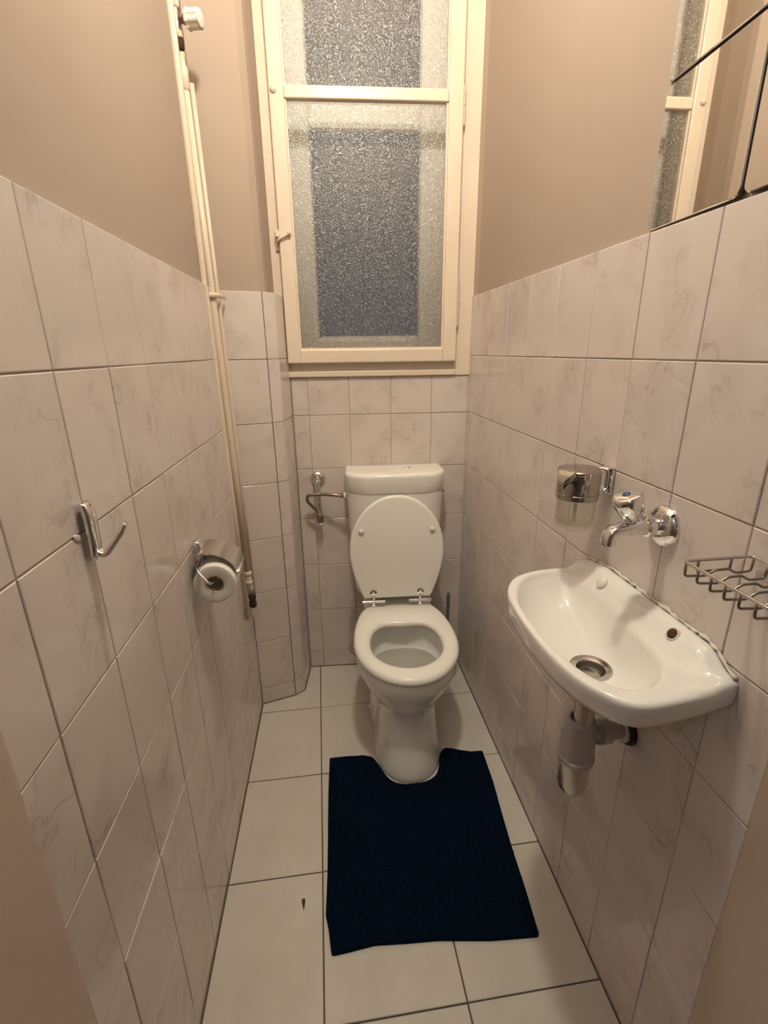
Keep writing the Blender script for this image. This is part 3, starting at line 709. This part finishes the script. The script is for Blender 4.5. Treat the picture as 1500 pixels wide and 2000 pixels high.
bm = B(); lathe(bm, ap, ad, [(.0155, .03), (.0155, ad.length + .004)], 18); mk('arm_pipe', bm, 'grey_plastic', trap, True, angle=40)
bm = B(); lathe(bm, wp, NR, [(.029, -.001), (.030, .003), (.027, .010), (.0175, .014)], 24); mk('wall_seal', bm, 'black_rubber', trap, True, angle=40)
bm = B(); lathe(bm, wp + NR * .010, NR, [(.0235, 0), (.023, .006), (.017, .014)], 24); mk('wall_collar', bm, 'sealant', trap, True)

# ------------------------------------------------------------------ wall tap
tap = thing('wall_tap', 'chrome wall tap with round faceted knob above the basin', 'tap', (rx(.668), .668, 1.040))
tc_ = V((rx(.668), .668, 1.040))
bm = B(); lathe(bm, tc_, NR, [(.0345, -.001), (.0345, .004), (.031, .010), (.024, .0145), (.016, .016)], 36); mk('flange', bm, 'chrome', tap, True, angle=40)
bm = B(); lathe(bm, tc_, NR, [(.0135, .010), (.0135, .022), (.0165, .024), (.0165, .034), (.0125, .037), (.012, .060)], 20); mk('body', bm, 'chrome', tap, True, angle=35)
# spout: rounded rectangular section along the way out
def sec(c, t, wd, ht, n=16):
    t = V(t).normalized(); s = V((0, 1, 0)); s = (s - t * s.dot(t)).normalized(); u = s.cross(t)
    if u.z < 0 and abs(t.z) < .8: u = -u
    out = []
    for i in range(n):
        a = 2 * PI * i / n; cx, sx = math.cos(a), math.sin(a)
        out.append(V(c) + s * (wd * math.copysign(abs(cx) ** .6, cx)) + u * (ht * math.copysign(abs(sx) ** .6, sx)))
    return out
def tq_(o, dy, dz): return tc_ + NR * o + V((0, dy, dz))
bm = B()
loft(bm, [sec(tq_(.036, 0, 0), NR, .0120, .0120), sec(tq_(.052, 0, .002), NR, .0140, .0125), sec(tq_(.066, 0, .001), NR, .0135, .0095), sec(tq_(.080, 0, -.002), NR, .0130, .0085), sec(tq_(.090, 0, -.004), NR + V((0, 0, -.22)), .0128, .0085), sec(tq_(.0955, 0, -.010), NR + V((0, 0, -1.4)), .0126, .0090), sec(tq_(.096, 0, -.018), NR * .06 + V((0, 0, -1)), .0125, .0092), sec(tq_(.096, 0, -.025), V((0, 0, -1)) + NR * .01, .0122, .0090)])
mk('spout', bm, 'chrome', tap, True, angle=50)
kb = tq_(.056, 0, .008); kd = (NR * .42 + V((0, -.02, 1))).normalized()
bm = B(); lathe(bm, kb, kd, [(.0105, 0), (.0105, .008), (.008, .010)], 18); mk('knob_collar', bm, 'chrome', tap, True, angle=40)
bm = B(); lathe(bm, kb, kd, [(.0120, .009), (.0175, .014), (.0225, .036), (.0235, .046), (.0220, .0515), (.0180, .0530), (.001, .0536)], 40, sx=lambda i, n: 1 - .045 * (1 if i % 5 == 0 else 0)); knob = mk('knob', bm, 'chrome', tap, True, angle=55)
bm = B(); lathe(bm, kb, kd, [(.0065, .0530), (.0060, .0545), (.001, .0548)], 18); mk('knob_cap', bm, 'blue_cap', knob, True)
bm = B(); lathe(bm, tq_(.096, 0, -.024), (0, 0, -1), [(.0085, 0), (.0085, .003), (.006, .0035)], 16); mk('outlet', bm, 'steel_dark', tap, True, angle=40)

# ------------------------------------------------------------------ soap dispenser
sx_, sy2 = rx(.83) - .066, .830
disp = thing('soap_dispenser', 'empty glass soap dispenser with chrome lid on a wall bracket', 'soap dispenser', (sx_, sy2, .985))
bm = B()
lathe(bm, (sx_, sy2, .985), (0, 0, 1), [(.001, .0), (.030, .0), (.0355, .004), (.0368, .010), (.0368, .068), (.0345, .068), (.0345, .014), (.031, .008), (.001, .0075)], 36, cap0=False, cap1=False); mk('jar', bm, 'clear_glass', disp, True, angle=45)
bm = B(); lathe(bm, (sx_, sy2, 1.043), (0, 0, 1), [(.0385, 0), (.0392, .001), (.0392, .0105), (.0380, .0115), (.0388, .0125), (.0388, .050), (.0400, .0515), (.0400, .055), (.038, .0572), (.001, .0585)], 40, cap0=False); cap = mk('cap', bm, 'cap_chrome', disp, True, angle=30)
# beak lever and the dark notch under it
od = V((-.90, -.44, 0)).normalized(); os_ = V((-od.y, od.x, 0))
def dp(o, s, z): return V((sx_, sy2, 1.043)) + od * o + os_ * s + V((0, 0, z))
bm = B()
pr_ = [(-.004, .030), (.006, .036), (.014, .041), (.022, .043), (.022, .021), (.012, .0195), (-.004, .022)]
bm2 = [dp(math.sqrt(.0394 ** 2 - s * s), s, z) for s, z in pr_]; bm3 = [dp(math.sqrt(.0384 ** 2 - s * s), s, z) for s, z in pr_]
loft(bm, [bm3, bm2]); mk('notch', bm, 'black_rubber', cap)
bm = B(); loft(bm, [[dp(o, sg_ * w_, z) for sg_, z in ((-1, zt_), (1, zt_), (1, zb_), (-1, zb_))] for o, w_, zt_, zb_ in ((.026, .018, .0590, .050), (.039, .017, .0575, .048), (.0455, .012, .050, .041), (.0490, .006, .043, .036), (.0505, .003, .038, .034))]); mk('spout_beak', bm, 'chrome_soft', cap)
bm = B(); rod(bm, (sx_, sy2, .994), (sx_, sy2, 1.045), .0035, 10); mk('pump_tube', bm, 'white_plastic', disp, True, angle=50)
bm = B()
zc = 1.075
pts = [V((sx_ + .036, sy2 + .012, zc + .018)), V((sx_ + .052, sy2 + .010, zc + .020)), V((sx_ + .060, sy2 + .006, zc + .018)), V((sx_ + .060, sy2 + .006, zc - .018)), V((sx_ + .050, sy2 + .006, zc - .022)), V((sx_ + .034, sy2 + .004, zc - .020))]
tube(bm, fillet(pts, .006), .0055, 10)
bmesh.ops.scale(bm, vec=(1, 2.0, 1), space=Matrix.Translation((0, -sy2 - .008, 0)), verts=bm.verts)
mk('bracket_arm', bm, 'chrome', disp, True)
bm = B(); box(bm, (rx(sy2) - .010, sy2 - .012, zc - .026), (rx(sy2), sy2 + .016, zc + .026)); bevel(bm, .003, 2); mk('wall_plate', bm, 'chrome', disp)

# ------------------------------------------------------------------ wire soap basket at the right edge
ya, yb, zt = .499, .376, 1.060
bx_ = rx(.5); x0, x1 = bx_ - .1015, bx_ - .007
bask = thing('soap_basket', 'dark wire soap basket on the right wall beside the basin', 'soap basket', (bx_, .44, zt))
bm = B()
cor = [(x0, ya), (x1, ya), (x1, yb), (x0, yb)]
P = []
for i, c in enumerate(cor):
    p, q = V((*cor[i - 1], zt)), V((*cor[(i + 1) % 4], zt)); c = V((*c, zt)); k = .007
    a, b = c + (p - c).normalized() * k, c + (q - c).normalized() * k
    for j in range(6): t = j / 5; P.append(a.lerp(c, t).lerp(c.lerp(b, t), t))
tube(bm, P, .0022, 8, closed=True); mk('rim_wire', bm, 'chrome_soft', bask, True)
for i in range(6):
    y = ya - .0035 - i * .0205
    bm = B(); tube(bm, fillet([V((x0, y, zt)), V((x0 + .001, y, zt - .019)), V((x0 + .030, y, zt - .021)), V((x0 + .042, y - .001, zt - .013)), V((x0 + .060, y - .001, zt - .013)), V((x0 + .072, y, zt - .020)), V((x1 - .001, y, zt - .019)), V((x1, y, zt))], .004, 4), .00165, 7); mk('cross_wire', bm, 'steel_dark', bask, True)
bm = B(); tube(bm, fillet([V((x0 + .020, ya, zt)), V((x0 + .020, ya, zt - .016)), V((x0 + .066, ya, zt - .016)), V((x0 + .066, ya, zt))], .004, 4), .00165, 7); mk('end_wire', bm, 'steel_dark', bask, True)
bm = B(); box(bm, (bx_ - .006, .430, zt - .012), (rx(.45), .470, zt + .008)); bevel(bm, .002, 2); mk('wall_plate', bm, 'chrome', bask)

# ------------------------------------------------------------------ robe hook on the left wall
hy = .634; hx = lx(hy)
hook = thing('wall_hook', 'chrome wall hook with upturned arm on the left tiled wall', 'hook', (hx, hy, 1.06))
def flat_tube(bm, pts, wd, th, n=14):
    pts = [V(p) for p in pts]; rings = []; N_ = len(pts)
    for i, p in enumerate(pts):
        t = (pts[min(i + 1, N_ - 1)] - pts[max(i - 1, 0)]).normalized(); s = V((0, 1, 0)); s = (s - t * s.dot(t)).normalized(); u = s.cross(t)
        f = i / (N_ - 1); w_ = wd(f) if callable(wd) else wd; h_ = th(f) if callable(th) else th
        rings.append([p + s * (w_ * math.copysign(abs(math.cos(a)) ** .75, math.cos(a))) + u * (h_ * math.copysign(abs(math.sin(a)) ** .75, math.sin(a))) for a in [2 * PI * k / n for k in range(n)]])
    loft(bm, rings)
bm = B(); flat_tube(bm, [V((hx + .004, hy, 1.134)), V((hx + .008, hy, 1.131)), V((hx + .0095, hy, 1.12)), V((hx + .0095, hy, 1.08)), V((hx + .009, hy, 1.066)), V((hx + .006, hy, 1.058))], .0115, lambda f: .004 + .003 * math.sin(PI * min(1, f * 1.1)), 16); mk('hook_plate', bm, 'chrome', hook, True)
bm = B(); flat_tube(bm, fillet([V((hx + .007, hy, 1.070)), V((hx + .020, hy, 1.061)), V((hx + .046, hy, 1.094)), V((hx + .052, hy, 1.104))], .012, 6), lambda f: .0098 - .005 * f, lambda f: .0050 - .0020 * f, 16); mk('hook_arm', bm, 'chrome', hook, True)
bm = B(); rs = random.Random(2)
bmesh.ops.create_icosphere(bm, subdivisions=2, radius=1)
for v in bm.verts: v.co = V((lx(.618) + v.co.x * .0012, .614 + v.co.y * .008 * (1 + .3 * rs.random()), 1.094 + v.co.z * .004 * (1 + .5 * rs.random()) + v.co.y * -.004))
tag(mk('filler_patch', bm, 'sealant', smooth=True), 'small pale filler patch on the tile joint beside the wall hook', 'patch')

# ------------------------------------------------------------------ toilet paper holder and roll
py0, py1, prx, prz, prr = .985, 1.082, lx(1.0) + .0545, .836, .0445
hold = thing('paper_holder', 'chrome toilet paper holder with hinged cover on the left wall', 'paper holder', (lx(1.05), 1.05, .87))
my = 1.055
bm = B(); flat_tube(bm, [V((lx(my) + .004, my, .912)), V((lx(my) + .014, my, .910)), V((lx(my) + .018, my, .895)), V((lx(my) + .018, my, .866)), V((lx(my) + .006, my, .858))], .016, .0075, 16); mk('wall_bracket', bm, 'chrome', hold, True)
bm = B(); tube(bm, fillet([V((lx(my) + .014, my + .014, .886)), V((lx(my) + .022, my - .014, .884)), V((lx(my) + .020, .985, .872)), V((prx - .006, .966, prz + .012)), V((prx, .980, prz + .008)), V((prx, py1 + .004, prz + .008))], .012, 6), .0028, 10); mk('roll_wire', bm, 'chrome', hold, True)
bm = B()
prof = [(.010, .898), (.030, .903), (.055, .900), (.078, .890), (.094, .874), (.101, .855)]
c0 = [[V((lx(y) + o_, y, z)) for o_, z in prof] for y in (1.002, 1.092)]
th = V((0, 0, -.0014))
for k in range(len(prof) - 1):
    pass
rings = [[c0[0][k], c0[1][k], c0[1][k] + th, c0[0][k] + th] for k in range(len(prof))]
loft(bm, rings); mk('cover', bm, 'chrome_soft', hold, True, angle=50)
bm = B(); tube(bm, [V((lx(1.09) + .101, 1.004, .853)), V((lx(1.09) + .101, 1.090, .853))], .0024, 8); mk('cover_edge', bm, 'chrome', hold, True)
roll = thing('toilet_paper_roll', 'white toilet paper roll hanging on the chrome holder', 'paper roll', (prx, (py0 + py1) / 2, prz - prr))
bm = B()
prof = [(.0205, py0 + .002), (.023, py0 + .0003), (.028, py0 + .0008), (.031, py0), (.037, py0 + .0009), (.042, py0 + .0002), (prr, py0 + .0015), (prr, py1 - .0015), (.042, py1), (.023, py1), (.0205, py1 - .001)]
R = [[V((prx + r * math.cos(2 * PI * i / 40), y, prz + r * math.sin(2 * PI * i / 40))) for i in range(40)] for r, y in prof]
loft(bm, R + [R[0]], cap0=False, cap1=False); bmesh.ops.remove_doubles(bm, verts=bm.verts, dist=1e-6); mk('paper', bm, 'paper', roll, True, angle=50)
bm = B(); R = [[V((prx + r * math.cos(2 * PI * i / 32), y, prz + r * math.sin(2 * PI * i / 32))) for i in range(32)] for r, y in ((.0206, py0 + .001), (.0206, py1 - .001), (.0192, py1 - .001), (.0192, py0 + .001))]
loft(bm, R + [R[0]], cap0=False, cap1=False); bmesh.ops.remove_doubles(bm, verts=bm.verts, dist=1e-6); mk('core', bm, 'paper_core', roll, True, angle=50)

# ------------------------------------------------------------------ toilet brush behind the toilet
br = thing('toilet_brush', 'dark grey handle of a toilet brush in the gap behind the toilet', 'toilet brush', (.478, 1.70, 0))
bm = B(); lathe(bm, (.478, 1.70, 0), (0, 0, 1), [(.040, 0), (.042, .004), (.038, .10), (.039, .104), (.035, .104), (.034, .012), (.001, .010)], 24); mk('brush_holder', bm, 'white_plastic', br, True, angle=40)
bm = B(); lathe(bm, (.476, 1.70, .02), (0, 0, 1), [(.022, 0), (.024, .01), (.022, .07), (.008, .078), (.0068, .09), (.0062, .25), (.0072, .345), (.0060, .360), (.001, .364)], 16); mk('brush_handle', bm, 'brush_grey', br, True, angle=50)

# ------------------------------------------------------------------ small things
bm = B(); tube(bm, fillet([V((.100, 1.79, .060)), V((.082, 1.77, .085)), V((.070, 1.76, .12)), V((.078, 1.755, .150)), V((.108, 1.76, .152))], .02, 6), .0016, 6)
tag(mk('wire_loop', bm, 'steel_dark', smooth=True), 'thin dark wire loop poking out beside the toilet near the back wall', 'wire')
bm = B(); o_ = [(-.0045, .012), (.002, .0135), (.0045, .008), (.0035, .001), (.0008, -.016), (-.002, -.004), (-.0045, .004)]
prism(bm, [(-.107 + a, .856 + b) for a, b in o_], .0, .0012)
tag(mk('floor_chip', bm, 'dirt'), 'small dark fleck on the pale floor tile left of the rug', 'debris')

# ------------------------------------------------------------------ bath rug
RUG = [(-.031, 1.297), (-.026, 1.299), (.03, 1.298), (.085, 1.294), (.112, 1.283), (.126, 1.260), (.137, 1.232), (.154, 1.194), (.175, 1.172), (.201, 1.1615), (.228, 1.1585), (.258, 1.1595), (.287, 1.167), (.310, 1.183), (.325, 1.210), (.335, 1.238), (.346, 1.268), (.362, 1.284), (.385, 1.282), (.420, 1.268), (.450, 1.258), (.485, 1.256), (.4905, 1.252), (.484, 1.13), (.472, 1.02), (.462, .92), (.455, .81), (.449, .745), (.4455, .710), (.442, .7065), (.40, .709), (.33, .714), (.21, .731), (.13, .736), (.06, .742), (.0, .737), (-.036, .735), (-.0405, .738), (-.046, .79), (-.052, .82), (-.046, .92), (-.042, 1.04), (-.038, 1.17)]
rug = thing('bath_rug', 'dark navy blue toilet rug with a cut-out around the toilet foot', 'rug', (.21, 1.0, 0))
Rd = RUG[:3] + dense(RUG[3:21], False, 3) + RUG[21:]
def inward(P, k):
    out = []; n = len(P)
    for i in range(n):
        t = V((P[(i + 1) % n][0] - P[i - 1][0], P[(i + 1) % n][1] - P[i - 1][1], 0)).normalized(); nrm = V((t.y, -t.x, 0))
        out.append((P[i][0] + nrm.x * k, P[i][1] + nrm.y * k))
    return out
area = sum(Rd[i - 1][0] * Rd[i][1] - Rd[i][0] * Rd[i - 1][1] for i in range(len(Rd)))
sg = 1 if area < 0 else -1
bm = B(); loft(bm, [[V((x, y, z)) for x, y in inward(Rd, sg * k)] for k, z in ((.0005, .0004), (0, .003), (.0004, .0085), (.0012, .010))], cap1=False)
bm.edges.ensure_lookup_table(); bmesh.ops.triangle_fill(bm, edges=[e for e in bm.edges if all(abs(v.co.z - .010) < 1e-6 for v in e.verts)], use_beauty=True)
mk('rug_base', bm, 'rug_back', rug)
def inside(x, y, P):
    c = False; n = len(P)
    for i in range(n):
        x1, y1 = P[i - 1]; x2, y2 = P[i]
        if (y1 > y) != (y2 > y) and x < (x2 - x1) * (y - y1) / (y2 - y1) + x1: c = not c
    return c
bm = B(); rg = random.Random(11); Pin = inward(Rd, sg * .0012); cnt = 0
while cnt < 16000:
    x, y = rg.uniform(-.055, .495), rg.uniform(.70, 1.30)
    if not inside(x, y, Pin): continue
    cnt += 1
    a = rg.uniform(0, 2 * PI); r = .0016; h = rg.uniform(.0025, .0045); lxx, lyy = rg.gauss(0, .0012), rg.gauss(0, .0012)
    p = [bm.verts.new((x + r * math.cos(a + k * 2.094), y + r * math.sin(a + k * 2.094), .0095)) for k in range(3)]; t = bm.verts.new((x + lxx, y + lyy, .0095 + h))
    for k in range(3): bm.faces.new((p[k], p[(k + 1) % 3], t))
mk('rug_pile', bm, 'rug_pile', rug, kind='stuff')

# ------------------------------------------------------------------ ceiling lamp (above the frame)
lamp = thing('ceiling_lamp', 'round glowing opal lamp hanging from the ceiling above the doorway end', 'lamp', LAMP)
bm = B(); bmesh.ops.create_uvsphere(bm, u_segments=24, v_segments=14, radius=LAMP_R); bmesh.ops.translate(bm, vec=V(LAMP), verts=bm.verts); mk('globe', bm, 'lamp_glow', lamp, True)
bm = B(); lathe(bm, (LAMP[0], LAMP[1], LAMP[2] + LAMP_R - .006), (0, 0, 1), [(.024, 0), (.024, .03), (.008, .04), (.008, CEIL - LAMP[2] - LAMP_R - .02), (.045, CEIL - LAMP[2] - LAMP_R - .016), (.045, CEIL - LAMP[2] - LAMP_R + .006)], 20); mk('lamp_holder', bm, 'white_plastic', lamp, True, angle=40)

hall = thing('added_hall_light', 'added dim cool fill light, unseen in the hallway behind the doorway', 'lamp', (-.75, -.9, 2.6))  # added fill light, cools the lower right wall and jamb
bm = B(); bmesh.ops.create_uvsphere(bm, u_segments=24, v_segments=14, radius=.09); bmesh.ops.translate(bm, vec=V((-.75, -.9, 2.6)), verts=bm.verts); mk('globe', bm, 'hall_fill_glow', hall, True)
bm = B(); lathe(bm, (-.75, -.9, 2.68), (0, 0, 1), [(.03, 0), (.03, .03), (.008, .04), (.008, CEIL - 2.70), (.045, CEIL - 2.695), (.045, CEIL - 2.68)], 20); mk('lamp_holder', bm, 'white_plastic', hall, True, angle=40)  # holder modelled for the added fill light
